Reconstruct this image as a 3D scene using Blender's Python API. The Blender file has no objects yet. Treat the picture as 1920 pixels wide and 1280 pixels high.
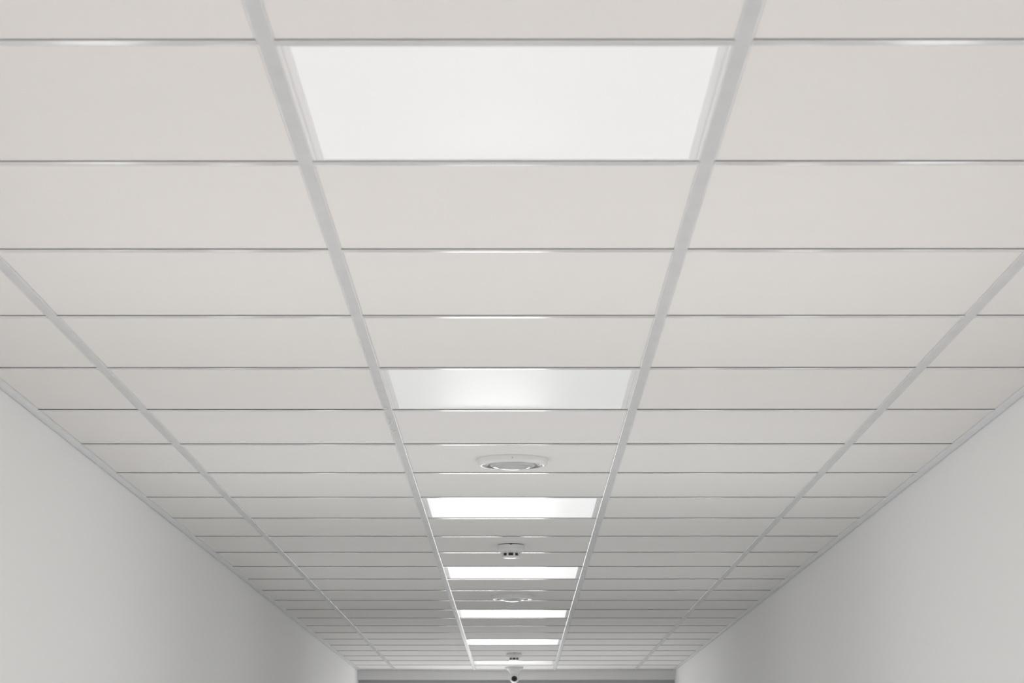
import bpy, bmesh, math, random
from mathutils import Vector, Matrix
random.seed(7)
S = bpy.context.scene
C = S.collection

# ---------------------------------------------------------------- camera
EYE = 1.6
PITCH = math.atan(851.0/4612.0)
YAW = 8.5*math.cos(PITCH)/4612.0
cd = bpy.data.cameras.new('camera'); cam = bpy.data.objects.new('camera', cd); C.objects.link(cam)
cd.sensor_fit = 'HORIZONTAL'; cd.sensor_width = 36.0; cd.lens = 4612.0/1920.0*36.0
cd.clip_start = 0.05; cd.clip_end = 100
cam.location = (0, 0, EYE)
cam.rotation_euler = (math.pi/2+PITCH, 0, YAW)
cd.dof.use_dof = True; cd.dof.focus_distance = 7.6; cd.dof.aperture_fstop = 15
S.camera = cam

# ---------------------------------------------------------------- world, exposure
w = bpy.data.worlds.new('world'); S.world = w; w.use_nodes = True
w.node_tree.nodes['Background'].inputs[0].default_value = (0.8, 0.87, 1.0, 1)
w.node_tree.nodes['Background'].inputs[1].default_value = 0.6
S.view_settings.view_transform = 'Standard'; S.view_settings.look = 'None'
S.view_settings.gamma = 1.0; S.view_settings.use_curve_mapping = False
S.view_settings.exposure = 0.0
S.cycles.max_bounces = 16; S.cycles.diffuse_bounces = 12; S.cycles.glossy_bounces = 6
S.cycles.use_denoising = True

# glow of the added side windows and the end door (radiance of the panes)
ADDED_WIN = [5.2, 0.9, 1.85, 1.4, 0.80, 0.62]        # added side windows, out of view, from near to far
END_DOOR = 4.8

# ---------------------------------------------------------------- materials
def mat(name, col, rough=0.5, spec=0.5, bump=None, var=None, emit=None, metal=0.0, aniso=None):
    m = bpy.data.materials.new(name); m.use_nodes = True
    nt = m.node_tree; b = nt.nodes['Principled BSDF']
    b.inputs['Base Color'].default_value = (*col, 1)
    b.inputs['Roughness'].default_value = rough
    b.inputs['Specular IOR Level'].default_value = spec
    b.inputs['Metallic'].default_value = metal
    tc = nt.nodes.new('ShaderNodeTexCoord')
    if var:
        sc, amt = var
        n = nt.nodes.new('ShaderNodeTexNoise'); n.inputs['Scale'].default_value = sc; n.inputs['Detail'].default_value = 4
        nt.links.new(tc.outputs['Object'], n.inputs['Vector'])
        mx = nt.nodes.new('ShaderNodeMix'); mx.data_type = 'RGBA'
        mx.inputs[6].default_value = (*[c*(1-amt) for c in col], 1)
        mx.inputs[7].default_value = (*[min(1, c*(1+amt)) for c in col], 1)
        nt.links.new(n.outputs['Fac'], mx.inputs[0]); nt.links.new(mx.outputs[2], b.inputs['Base Color'])
    if bump:
        sc, st, dist = bump[:3]
        n = nt.nodes.new('ShaderNodeTexNoise'); n.inputs['Scale'].default_value = sc; n.inputs['Detail'].default_value = 2
        src = tc.outputs['Object']
        if len(bump) > 3:
            mp = nt.nodes.new('ShaderNodeMapping'); mp.inputs['Scale'].default_value = bump[3]
            nt.links.new(src, mp.inputs['Vector']); src = mp.outputs['Vector']
        nt.links.new(src, n.inputs['Vector'])
        bp = nt.nodes.new('ShaderNodeBump'); bp.inputs['Strength'].default_value = st; bp.inputs['Distance'].default_value = dist
        nt.links.new(n.outputs['Fac'], bp.inputs['Height']); nt.links.new(bp.outputs['Normal'], b.inputs['Normal'])
    if emit:
        b.inputs['Emission Color'].default_value = (*emit[:3], 1); b.inputs['Emission Strength'].default_value = emit[3]
    return m

M_tile = mat('mineral_fibre_tile', (0.79, 0.773, 0.76), 0.95, 0.1, bump=(420, 0.25, 0.0004), var=(9, 0.012))
M_tee = mat('white_lacquered_steel', (0.61, 0.615, 0.62), 0.48, 0.18, bump=(1.0, 0.6, 0.0009, (9, 4, 9)), var=(11, 0.09))
M_edge = mat('rolled_edge_steel', (0.70, 0.705, 0.71), 0.24, 0.4)  # pale and glossy: bright edge lines are partly put into the colour
M_cross = mat('white_lacquered_steel_cross', (0.66, 0.665, 0.67), 0.14, 0.6)
M_web = mat('galvanised_web', (0.16, 0.16, 0.16), 0.5, 0.5)
M_angle = mat('wall_angle_steel', (0.70, 0.71, 0.735), 0.3, 0.5, bump=(1.0, 0.4, 0.0008, (6, 2, 6)))
M_wall = mat('painted_wall', (0.83, 0.828, 0.825), 0.75, 0.3, bump=(60, 0.08, 0.001), var=(0.8, 0.01))
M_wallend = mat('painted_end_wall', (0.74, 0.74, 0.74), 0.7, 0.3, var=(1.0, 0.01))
M_floor = mat('vinyl_floor', (0.68, 0.675, 0.67), 0.45, 0.4, var=(3, 0.04))
M_dark = mat('dark_grey_frame', (0.44, 0.44, 0.445), 0.45, 0.4, var=(20, 0.03))
M_frame = mat('window_frame_white', (0.78, 0.78, 0.78), 0.4, 0.5, var=(10, 0.01))
M_panelframe = mat('light_frame_white', (0.86, 0.86, 0.865), 0.35, 0.5, var=(30, 0.01))
M_plastic = mat('white_plastic', (0.76, 0.76, 0.755), 0.22, 0.5, var=(30, 0.01))
M_plastic2 = mat('white_plastic_satin', (0.72, 0.72, 0.715), 0.35, 0.5, var=(30, 0.01))
M_black = mat('black_slot', (0.015, 0.015, 0.016), 0.4, 0.5, var=(30, 0.05))
M_lens = mat('camera_lens_glass', (0.01, 0.01, 0.012), 0.08, 0.5, var=(30, 0.05))
M_lamp = mat('clear_dome_lens', (0.52, 0.52, 0.525), 0.06, 0.7, var=(30, 0.01))
M_chrome = mat('chrome_ring', (0.62, 0.62, 0.63), 0.12, 0.5, var=(30, 0.02), metal=1.0)
M_scuff = mat('peeled_white_film', (0.85, 0.83, 0.74), 0.35, 0.5, var=(200, 0.05))
def diffuser(e):
    return mat('opal_diffuser', (0.80, 0.81, 0.81), 0.27, 0.5, bump=(350, 0.06, 0.0003), emit=(1.0, 1.0, 0.995, e))
def pane(name, e, c=(1, 1, 1)):
    return mat(name, (0.5, 0.5, 0.5), 0.3, 0.3, emit=(*c, e), var=(5, 0.02))

# ---------------------------------------------------------------- mesh helpers
def obj(name, bm, m, parent=None, smooth=False, angle=35):
    me = bpy.data.meshes.new(name); bm.normal_update(); bm.to_mesh(me); bm.free()
    me.materials.append(m)
    if smooth:
        for p in me.polygons: p.use_smooth = True
        try: me.set_sharp_from_angle(angle=math.radians(angle))
        except Exception: pass
    o = bpy.data.objects.new(name, me); C.objects.link(o)
    if parent is not None: o.parent = parent
    return o
def struct(name, bm, m, **k):
    o = obj(name, bm, m, **k); o['kind'] = 'structure'; return o
def empty(name, loc=(0, 0, 0)):
    o = bpy.data.objects.new(name, None); o.empty_display_size = 0.05; C.objects.link(o); o.location = loc; return o
def box(bm, x0, x1, y0, y1, z0, z1):
    v = [bm.verts.new(p) for p in ((x0,y0,z0),(x1,y0,z0),(x1,y1,z0),(x0,y1,z0),(x0,y0,z1),(x1,y0,z1),(x1,y1,z1),(x0,y1,z1))]
    for f in ((3,2,1,0),(4,5,6,7),(0,1,5,4),(1,2,6,5),(2,3,7,6),(3,0,4,7)): bm.faces.new([v[i] for i in f])
def bevel_box(x0, x1, y0, y1, z0, z1, r, seg=2):
    bm = bmesh.new(); box(bm, x0, x1, y0, y1, z0, z1)
    bmesh.ops.bevel(bm, geom=bm.edges[:], offset=r, segments=seg, affect='EDGES', profile=0.5)
    return bm
def extrude(bm, prof, a, b, axis, n=1):
    """closed profile of (u, z) swept from a to b along 'x' or 'y' in n steps"""
    rings = []
    for i in range(n+1):
        t = a+(b-a)*i/n
        rings.append([bm.verts.new((u, t, z) if axis == 'y' else (t, u, z)) for u, z in prof])
    k = len(prof)
    for r0, r1 in zip(rings, rings[1:]):
        for i in range(k): bm.faces.new((r0[i], r0[(i+1) % k], r1[(i+1) % k], r1[i]))
    bm.faces.new(rings[0][::-1]); bm.faces.new(rings[-1])
    bmesh.ops.recalc_face_normals(bm, faces=bm.faces[:])
def lathe(bm, prof, seg=72, cap0=True, cap1=True):
    """profile of (r, z) from top to bottom round the z axis"""
    rings = []
    for r, z in prof:
        if r < 1e-6: rings.append([bm.verts.new((0, 0, z))])
        else: rings.append([bm.verts.new((r*math.cos(2*math.pi*i/seg), r*math.sin(2*math.pi*i/seg), z)) for i in range(seg)])
    for a, b in zip(rings, rings[1:]):
        for i in range(seg):
            j = (i+1) % seg
            if len(a) == 1: bm.faces.new((a[0], b[i], b[j]))
            elif len(b) == 1: bm.faces.new((a[j], a[i], b[0]))
            else: bm.faces.new((a[i], b[i], b[j], a[j]))
    if cap0 and len(rings[0]) > 1: bm.faces.new(rings[0][::-1])
    if cap1 and len(rings[-1]) > 1: bm.faces.new(rings[-1])
    bmesh.ops.recalc_face_normals(bm, faces=bm.faces[:])

# ---------------------------------------------------------------- dimensions
HC = EYE+0.9295                 # underside of the ceiling grid
Y0, P = 2.960, 0.600            # near edge of cross tee 0, grid pitch
YE = 18.73                      # face of the end bulkhead
YB = -3.0                       # wall behind the camera
XW = 1.200                      # corridor walls
TX = [-0.917, -0.315, 0.285, 0.895]   # main tee centrelines
HW = 0.012                      # half flange width
TF = 0.0021                     # tile face above the flange's lowest line
COLS = [(-XW, TX[0]), (TX[0], TX[1]), (TX[1], TX[2]), (TX[2], TX[3]), (TX[3], XW)]
LIGHT_ROWS = (0, 4, 8, 12, 16, 20, 24)
def row_y(k): return Y0+P*k

# ---------------------------------------------------------------- shell
bm = bmesh.new(); box(bm, -XW-0.2, XW+0.2, YB-0.2, YE+0.8, -0.12, 0); struct('floor', bm, M_floor)

def wall_with_openings(name, x_in, x_out, holes):
    bm = bmesh.new(); xa, xb = sorted((x_in, x_out)); top = HC+0.25
    ys = YB
    for (a, b, z0, z1) in holes:
        box(bm, xa, xb, ys, a, 0, top)
        if z0 > 0: box(bm, xa, xb, a, b, 0, z0)
        box(bm, xa, xb, a, b, z1, top)
        ys = b
    box(bm, xa, xb, ys, YE+0.8, 0, top)
    return struct(name, bm, M_wall)
holes = [(-1.2, 0.6, 0.9, 1.72), (1.2, 3.0, 0.9, 1.72), (3.5, 4.9, 0.3, 1.72), (6.2, 7.8, 0.3, 1.84), (9.5, 11.5, 0.9, 1.94), (14.3, 17.4, 0.5, 2.0)]
wall_with_openings('wall_left', -XW, -XW-0.2, holes)
wall_with_openings('wall_right', XW, XW+0.2, holes)
bm = bmesh.new(); box(bm, -XW-0.2, XW+0.2, YB-0.2, YB, 0, HC+0.25); struct('wall_back', bm, M_wall)

# unseen windows added below the picture to light the corridor: glowing panes
n = 0
for side, L in ((-1, 1.0), (1, 1.04)):
    for i, (a, b, z0, z1) in enumerate(holes):
        n += 1
        e = L*ADDED_WIN[i]
        x0, x1 = side*(XW+0.03), side*(XW+0.08); xa, xb = sorted((x0, x1)); f = 0.05
        bm = bmesh.new()
        box(bm, xa, xb, a, a+f, z0, z1); box(bm, xa, xb, b-f, b, z0, z1)
        box(bm, xa, xb, a+f, b-f, z0, z0+f); box(bm, xa, xb, a+f, b-f, z1-f, z1)
        o = struct('window_%d' % n, bm, M_frame)
        bm = bmesh.new(); xm = (xa+xb)/2
        box(bm, xm-0.004, xm+0.004, a+f, b-f, z0+f, z1-f)
        obj('pane', bm, pane('daylit_pane', e, (1.0, 0.98, 0.965) if i < 3 else (0.975, 1, 1)), o)

# end of the corridor: bulkhead under the ceiling, recessed dark lintel, wall either side of a glazed door
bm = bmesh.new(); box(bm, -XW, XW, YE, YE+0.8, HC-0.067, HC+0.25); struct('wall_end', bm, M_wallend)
YR = YE+0.10
DX0, DX1, DZ = -0.61, 0.26, 2.22
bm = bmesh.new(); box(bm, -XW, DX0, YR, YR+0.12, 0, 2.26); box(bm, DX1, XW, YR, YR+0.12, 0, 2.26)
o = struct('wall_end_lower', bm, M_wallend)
bm = bmesh.new(); box(bm, -XW, DX0, YR, YR+0.12, 2.26, HC-0.067); box(bm, DX1, XW, YR, YR+0.12, 2.26, HC-0.067)
box(bm, DX0, DX1, YR, YR+0.12, DZ, HC-0.067)
struct('trim_1', bm, M_dark)
bm = bmesh.new(); f = 0.045
box(bm, DX0, DX0+f, YR+0.02, YR+0.08, 0, DZ); box(bm, DX1-f, DX1, YR+0.02, YR+0.08, 0, DZ)
box(bm, DX0+f, DX1-f, YR+0.02, YR+0.08, DZ-f, DZ); box(bm, DX0+f, DX1-f, YR+0.02, YR+0.08, 0, 1.08)
d = struct('door_1', bm, M_frame)
bm = bmesh.new(); box(bm, DX0+f, DX1-f, YR+0.045, YR+0.055, 1.08, DZ-f)
obj('pane', bm, pane('daylit_door_glass', END_DOOR), d)
bm = bmesh.new(); box(bm, -XW-0.2, XW+0.2, YE+0.7, YE+0.9, 0, HC+0.25); struct('wall_far', bm, M_wall)

# ---------------------------------------------------------------- suspended ceiling
ceil_bm = bmesh.new(); box(ceil_bm, -XW, XW, YB, YE, HC+0.16, HC+0.20)   # slab above the grid
ceiling = struct('ceiling', ceil_bm, M_web)

def tile_box(bm, c, ya, yb):
    xa, xb = COLS[c]
    xa += 0.004 if c else 0.006; xb -= 0.004 if c < 4 else 0.006
    z = HC+TF+random.uniform(-0.0001, 0.0001)
    box(bm, xa, xb, ya, yb, z, z+0.015)
def row_span(k):
    a = row_y(k)+0.016; b = row_y(k+1)+0.008
    return a, min(b, YE-0.004)
def area(k, c):                 # how large it shows, in tile rows from the eye
    wd = min(COLS[c][1], 0.2083*(row_y(k)+0.3))-max(COLS[c][0], -0.2083*(row_y(k)+0.3))
    if wd <= 0: return 0
    return wd/(k+5.7)**3
cells = [(area(k, c), k, c) for k in range(-1, 27) for c in range(5) if not (c == 2 and k in LIGHT_ROWS)]
vis = sorted([t for t in cells if t[0] > 0], reverse=True)[:98]
shown = {(k, c) for _, k, c in vis}
for _, k, c in sorted(vis, key=lambda t: (t[1], t[2])):
    bm = bmesh.new(); a, b = row_span(k); tile_box(bm, c, a, b)
    obj('ceiling_tile', bm, M_tile, ceiling)
bm = bmesh.new()
for k in range(-10, 27):
    for c in range(5):
        if (k, c) in shown or (c == 2 and k in LIGHT_ROWS): continue
        a, b = row_span(k); tile_box(bm, c, max(a, YB), b)
o = obj('small_ceiling_tiles', bm, M_tile, ceiling); o['kind'] = 'stuff'

# main tees: slightly crowned flange with rolled edges, web above
def main_prof(x):
    half = [(0.012, 0.00125), (0.0117, 0.00085), (0.0108, 0.0005), (0.0096, 0.0002), (0.0080, 0.00006), (0.0, 0.0)]
    right = [(x+u, HC+z) for u, z in half]
    left = [(x-u, HC+z) for u, z in half[:-1]][::-1]
    return right+left+[(x-0.012, HC+0.0014), (x+0.012, HC+0.0014)]
def web_prof(x): return [(x-0.0012, HC+0.0012), (x+0.0012, HC+0.0012), (x+0.0012, HC+0.036), (x-0.0012, HC+0.036)]
JOINTS = [[YB, 1.9, 5.5, 9.1, 12.7, 14.85, YE], [YB, 0.75, 4.12, 7.1, 10.7, 14.3, YE],
          [YB, 2.3, 7.42, 9.35, 12.95, 16.5, YE], [YB, 1.9, 5.5, 9.1, 12.7, 14.85, YE]]
for x, js in zip(TX, JOINTS):
    t = None
    for a, b in zip(js, js[1:]):
        bm = bmesh.new(); extrude(bm, main_prof(x+random.uniform(-0.0004, 0.0004)), a+0.0004, b-0.0004, 'y', 1)
        o = obj('main_tee', bm, M_tee, ceiling, smooth=True, angle=50)
        o.data.materials.append(M_edge)
        for p in o.data.polygons:
            if 0.0098 < abs(p.center.x-x) < 0.0121 and p.center.z < HC+0.0013: p.material_index = 1
        bm = bmesh.new(); extrude(bm, web_prof(x), a, b, 'y', 1)
        obj('web', bm, M_web, o)

# cross tees, lapped on the main tees
def cross_prof(y):
    n = 10; pts = []
    for i in range(n+1):
        u = -1+2*i/n
        pts.append((y+HW*u*0.97, HC-0.0003+0.00040*u+0.00028*u*u))   # crowned, canted a touch
    pts = [(y-HW, HC+0.0003)]+pts+[(y+HW, HC+0.0009)]
    return pts[::-1]
def cross(bm, c, k):
    xa, xb = COLS[c]; y = row_y(k)+HW
    xa = xa+0.0105 if c else -XW+0.026; xb = xb-0.0105 if c < 4 else XW-0.026
    extrude(bm, cross_prof(y), xa, xb, 'x', 1)
    if c in (0, 3):              # bump added to catch a glint where the tee hooks over
        r = bmesh.ops.create_uvsphere(bm, u_segments=12, v_segments=8, radius=1.0)
        cx = xa+0.001 if c == 3 else xb-0.001
        for v in r['verts']: v.co = Vector((cx+0.0016*v.co.x, y+0.003+0.004*v.co.y, HC-0.0003+0.0010*v.co.z))
cells = sorted([(area(k-0.6, c), k, c) for k in range(0, 27) for c in range(5) if area(k, c) > 0], reverse=True)[:98]
shownt = {(k, c) for _, k, c in cells}
for _, k, c in sorted(cells, key=lambda t: (t[1], t[2])):
    bm = bmesh.new(); cross(bm, c, k)
    o = obj('cross_tee', bm, M_cross, ceiling, smooth=True, angle=50)
bm = bmesh.new()
for k in range(-9, 27):
    for c in range(5):
        if (k, c) not in shownt: cross(bm, c, k)
o = obj('small_cross_tees', bm, M_cross, ceiling, smooth=True, angle=50); o['kind'] = 'stuff'
bm = bmesh.new()
for k in range(-9, 27):
    y = row_y(k)+HW
    for c in range(5):
        box(bm, COLS[c][0]+0.002, COLS[c][1]-0.002, y-0.0012, y+0.0012, HC+0.0008, HC+0.034)
obj('cross_tee_webs', bm, M_web, ceiling)

# wall angle along both side walls and the end
def angle_prof(s):
    xo, xi = s*(XW-0.0018), s*(XW-0.028)   # stops just short of the wall
    return [(xo, HC+0.0002), (xi+s*0.003, HC-0.0001), (xi+s*0.001, HC+0.0002), (xi, HC+0.0009), (xi, HC+0.0014), (xo, HC+0.0014)]
for i, (s, cuts) in enumerate(((-1, [YB, 2.6, 5.52, 6.95, 9.95, 13.0, 16.0, YE]), (1, [YB, 3.0, 6.52, 9.5, 12.5, 15.5, YE]))):
    t = None
    for j, (a, b) in enumerate(zip(cuts, cuts[1:])):
        bm = bmesh.new(); extrude(bm, angle_prof(s), a+0.0005, b-0.0005, 'y', 1)
        dx = random.uniform(-0.001, 0.001)
        for v in bm.verts:
            if abs(v.co.x) < XW-0.005: v.co.x += dx
        if t is None: t = g = struct('trim_%d' % (i+2), bm, M_angle, smooth=True, angle=50)
        else: g = obj('wall_angle', bm, M_angle, t, smooth=True, angle=50)
        g.data.materials.append(M_edge)
        for p in g.data.polygons:
            if abs(p.center.x) < XW-0.0252 and p.center.z < HC+0.0012: p.material_index = 1
bm = bmesh.new(); box(bm, -XW+0.028, XW-0.028, YE-0.022, YE, HC-0.0004, HC+0.0008); struct('trim_4', bm, M_angle)

# curls of peeled film on the left main tee
def curl(cx, cy, pts, r=0.0011):
    bm = bmesh.new(); prev = None
    for i, (px, py, pz) in enumerate(pts):
        c = Vector((cx+px, cy+py, HC-0.0006+pz)); ring = []
        for q in range(6):
            a = q*math.pi/3
            ring.append(bm.verts.new((c.x+r*math.cos(a), c.y+0.3*r*math.sin(a), c.z+r*math.sin(a))))
        if prev:
            for q in range(6): bm.faces.new((prev[q], prev[(q+1) % 6], ring[(q+1) % 6], ring[q]))
        else: bm.faces.new(ring)
        prev = ring
    bm.faces.new(prev); bmesh.ops.recalc_face_normals(bm, faces=bm.faces[:])
    return bm
random.seed(11)
film = [curl(TX[1]-0.003, 5.93, [(0.004*math.cos(t*1.1), 0.03*t/6-0.02, -0.003*abs(math.sin(t))) for t in range(9)]),
        curl(TX[1]-0.005, 6.10, [(0.005*math.sin(t*0.5), 0.012*t, -0.0012*(t % 2)) for t in range(10)]),
        curl(TX[1]-0.003, 6.30, [(0.005*math.cos(t*0.8), 0.018*math.sin(t*0.8), -0.001) for t in range(7)])]
for bm in film:
    o = obj('peeled_film_curl', bm, M_scuff, smooth=True)
    o.parent = ceiling; o['label'] = 'pale curl of peeled film stuck to the grid bar'

# ---------------------------------------------------------------- light panels
def light_panel(k, e, label, group='square light panels in the ceiling'):
    xa, xb = TX[1]+0.0125, TX[2]-0.0125; ya, yb = row_y(k)+0.0245, row_y(k+1)-0.0005
    cx, cy = (xa+xb)/2, (ya+yb)/2; hx, hy = (xb-xa)/2, (yb-ya)/2
    root = empty('light_panel', (cx, cy, HC)); root['label'] = label; root['category'] = 'light panel'; root['group'] = group
    # frame ring: flat outer rail, groove, inner lip
    bm = bmesh.new()
    ox, oy = hx+0.006, hy+0.006
    def ring(bx, by, z): return [bm.verts.new((sx*bx, sy*by, z)) for sx, sy in ((-1,-1),(1,-1),(1,1),(-1,1))]
    steps = [(ox, oy, 0.012), (ox, oy, 0.0016), (hx-0.0040, hy-0.0020, 0.0015), (hx-0.0046, hy-0.0024, 0.0034), (hx-0.0066, hy-0.0034, 0.0034),
             (hx-0.0072, hy-0.0038, 0.0013), (hx-0.0150, hy-0.0064, 0.0011), (hx-0.0165, hy-0.0072, 0.0030), (hx-0.0165, hy-0.0072, 0.012)]
    rs = [ring(*s) for s in steps]
    for a, b in zip(rs, rs[1:]+rs[:1]):
        for i in range(4): bm.faces.new((a[i], a[(i+1) % 4], b[(i+1) % 4], b[i]))
    bmesh.ops.recalc_face_normals(bm, faces=bm.faces[:])
    obj('frame', bm, M_panelframe, root)
    # diffuser sheet, sagging a touch in the middle
    bm = bmesh.new(); N = 12; dx, dy = hx-0.0160, hy-0.0070; g = []
    for i in range(N+1):
        r = []
        for j in range(N+1):
            u, v = -1+2*i/N, -1+2*j/N
            r.append(bm.verts.new((dx*u, dy*v, 0.0028-0.0008*(1-u*u)*(1-v*v))))
        g.append(r)
    top = [[bm.verts.new((v.co.x, v.co.y, 0.006)) for v in r] for r in g]
    for i in range(N):
        for j in range(N):
            bm.faces.new((g[i][j], g[i][j+1], g[i+1][j+1], g[i+1][j]))
            bm.faces.new((top[i][j], top[i+1][j], top[i+1][j+1], top[i][j+1]))
    for i in range(N):
        for (p, q) in (((i, 0), (i+1, 0)), ((i, N), (i+1, N)), ((0, i), (0, i+1)), ((N, i), (N, i+1))):
            bm.faces.new((g[p[0]][p[1]], g[q[0]][q[1]], top[q[0]][q[1]], top[p[0]][p[1]]))
    bmesh.ops.recalc_face_normals(bm, faces=bm.faces[:])
    obj('diffuser', bm, diffuser(e), root, smooth=True)
    return root
PANELS = [(0, 0.22, 'largest square light panel, the nearest one, at the top of the corridor ceiling'),
          (4, 0.17, 'greyish dim square light panel in front of the nearer round ceiling light'),
          (8, 0.42, 'bright white light panel directly behind the nearer round ceiling light'),
          (12, 0.55, 'bright white light panel directly behind the nearer smoke detector'),
          (16, 0.6, 'narrow glowing light panel directly behind the farther round ceiling light'),
          (20, 0.6, 'thin glowing light panel in front of the farther small smoke detector'),
          (24, 0.27, 'faint far light panel between the farther smoke detector and the dome camera')]
for k, e, l in PANELS: light_panel(k, e, l)

# ---------------------------------------------------------------- round ceiling lights
CX = (TX[1]+TX[2])/2
def round_light():
    root = empty('round_ceiling_light', (0, 0, 0))
    z0 = 0.0
    bm = bmesh.new()
    lathe(bm, [(0.070, z0), (0.0985, z0), (0.0995, -0.0015), (0.0995, -0.004), (0.0985, -0.012), (0.0965, -0.017), (0.092, -0.0195),
               (0.087, -0.0200), (0.0845, -0.0190), (0.083, -0.0150), (0.078, -0.0145), (0.078, -0.006), (0.070, -0.006)], 96, False, False)
    # close the ring on itself at the top
    obj('rim', bm, M_plastic, root, smooth=True, angle=40)
    bm = bmesh.new()
    lathe(bm, [(0.0815, -0.0150), (0.0815, -0.0185), (0.0795, -0.0200), (0.0765, -0.0190), (0.0640, -0.0120), (0.0640, -0.0100), (0.079, -0.0100)], 96, False, False)
    obj('reflector_ring', bm, M_chrome, root, smooth=True, angle=40)
    bm = bmesh.new()
    lathe(bm, [(0.0645, -0.006), (0.0645, -0.0170), (0.0630, -0.0200), (0.058, -0.0225), (0.050, -0.0240), (0.047, -0.0235), (0.045, -0.0240),
               (0.040, -0.0262), (0.030, -0.0285), (0.018, -0.0298), (0.008, -0.0302), (0, -0.0303)], 96, True, False)
    obj('dome_lens', bm, M_lamp, root, smooth=True, angle=40)
    bm = bmesh.new()
    lathe(bm, [(0.0022, -0.0006), (0.0022, 0.0012), (0.0012, 0.0022), (0, 0.0024)], 16, True, False)
    for v in bm.verts: v.co = Vector((v.co.x, -0.0984-v.co.z, -0.0095+v.co.y))
    bmesh.ops.recalc_face_normals(bm, faces=bm.faces[:])
    obj('screw', bm, M_lamp, root, smooth=True)
    return root
def copy_tree(o, parent=None):
    c = o.copy(); C.objects.link(c); c.parent = parent
    for ch in list(o.children): copy_tree(ch, c)
    return c
def put(root, k, dx, label, cat, group):
    root.location = (CX+dx, row_y(k)+0.312, HC+TF+0.0002); root['label'] = label; root['category'] = cat; root['group'] = group
RL = round_light()
put(RL, 6, 0.004, 'larger round white ceiling light with shallow dome, just beyond the greyish panel', 'ceiling light', 'round ceiling lights')
R2 = copy_tree(RL); R2.rotation_euler.z = 0.04
put(R2, 14, -0.004, 'smaller farther round ceiling light with sparkling highlights, below the smoke detector in view', 'ceiling light', 'round ceiling lights')

# ---------------------------------------------------------------- smoke detectors
def smoke_detector():
    root = empty('smoke_detector')
    bm = bmesh.new(); lathe(bm, [(0.0475, 0), (0.0475, -0.0028), (0.0, -0.0028)], 64, True, False)
    obj('mounting_plate', bm, M_black, root)
    bm = bmesh.new()
    lathe(bm, [(0.030, -0.0024), (0.0500, -0.0024), (0.0515, -0.0040), (0.0515, -0.0200), (0.0500, -0.0240), (0.0470, -0.0275), (0.0385, -0.0320), (0.0345, -0.0335), (0.0, -0.0335)], 80, True, False)
    obj('housing', bm, M_plastic2, root, smooth=True, angle=40)
    bm = bmesh.new(); lathe(bm, [(0.0300, -0.0330), (0.0300, -0.0450), (0.0, -0.0450)], 64, True, False)
    obj('sensor_mesh', bm, M_black, root, smooth=True, angle=40)
    bm = bmesh.new()                       # ribs of the cage
    for i in range(8):
        a = math.radians(22.5+45*i); ca, sa = math.cos(a), math.sin(a); b2 = bmesh.new()
        box(b2, 0.0285, 0.0340, -0.0034, 0.0034, -0.0450, -0.0325)
        for v in b2.verts: v.co = Vector((v.co.x*ca-v.co.y*sa, v.co.x*sa+v.co.y*ca, v.co.z))
        me = bpy.data.meshes.new('t'); b2.to_mesh(me); b2.free(); bm.from_mesh(me); bpy.data.meshes.remove(me)
    obj('cage', bm, M_plastic2, root)
    bm = bmesh.new()
    lathe(bm, [(0.0300, -0.0440), (0.0345, -0.0440), (0.0350, -0.0452), (0.0340, -0.0480), (0.0290, -0.0505), (0.0180, -0.0515), (0.0, -0.0518)], 64, True, False)
    obj('cap', bm, M_plastic, root, smooth=True, angle=40)
    for a in (-92, -118, -60):
        bm = bmesh.new(); lathe(bm, [(0.0016, 0.0006), (0.0016, -0.0006), (0, -0.001)], 12, True, False)
        r = 0.0440; ar = math.radians(a)
        for v in bm.verts: v.co = v.co+Vector((r*math.cos(ar), r*math.sin(ar), -0.0294))
        obj('indicator_lamp', bm, M_black, root)
    bm = bmesh.new(); box(bm, -0.0045, 0.0045, -0.0522, -0.050, -0.0048, -0.0020)
    obj('release_notch', bm, M_black, root)
    return root
SD = smoke_detector()
put(SD, 10, -0.006, 'larger nearer white smoke detector with dark slots, on the ceiling before a bright light panel', 'smoke detector', 'smoke detectors')
S2 = copy_tree(SD)
put(S2, 22, -0.001, 'tiny farther smoke detector just above the faint last light panel', 'smoke detector', 'smoke detectors')

# ---------------------------------------------------------------- dome camera at the end of the corridor
root = empty('security_camera')
bm = bmesh.new()
lathe(bm, [(0.050, 0), (0.0665, 0), (0.0680, -0.003), (0.0670, -0.008), (0.058, -0.018), (0.046, -0.030), (0.038, -0.042), (0.0345, -0.052), (0.034, -0.056), (0.0, -0.056)], 72, True, False)
obj('mounting_base', bm, M_plastic, root, smooth=True, angle=40)
bm = bmesh.new(); bmesh.ops.create_uvsphere(bm, u_segments=48, v_segments=32, radius=0.0385)
for v in bm.verts: v.co.z -= 0.079
obj('camera_ball', bm, M_plastic, root, smooth=True)
bm = bmesh.new()                           # lens hood and lens looking back along the corridor
lathe(bm, [(0.0180, 0.030), (0.0255, 0.030), (0.0255, 0.0355), (0.0240, 0.0375), (0.0212, 0.0375), (0.0205, 0.0350)], 48, False, False)
R = Matrix.Rotation(math.radians(90+12), 4, 'X')
for v in bm.verts: v.co = R @ v.co; v.co.z -= 0.079
hood = obj('lens_ring', bm, M_plastic2, root, smooth=True, angle=40)
bm = bmesh.new()
lathe(bm, [(0.0214, 0.028), (0.0214, 0.0360), (0.0180, 0.0385), (0.0110, 0.0400), (0, 0.0405)], 48, True, False)
for v in bm.verts: v.co = R @ v.co; v.co.z -= 0.079
obj('lens', bm, M_lens, root, smooth=True, angle=40)
put(root, 25, -0.001, 'small white dome security camera with black lens at the far end of the ceiling', 'security camera', 'security camera')
del root['group']
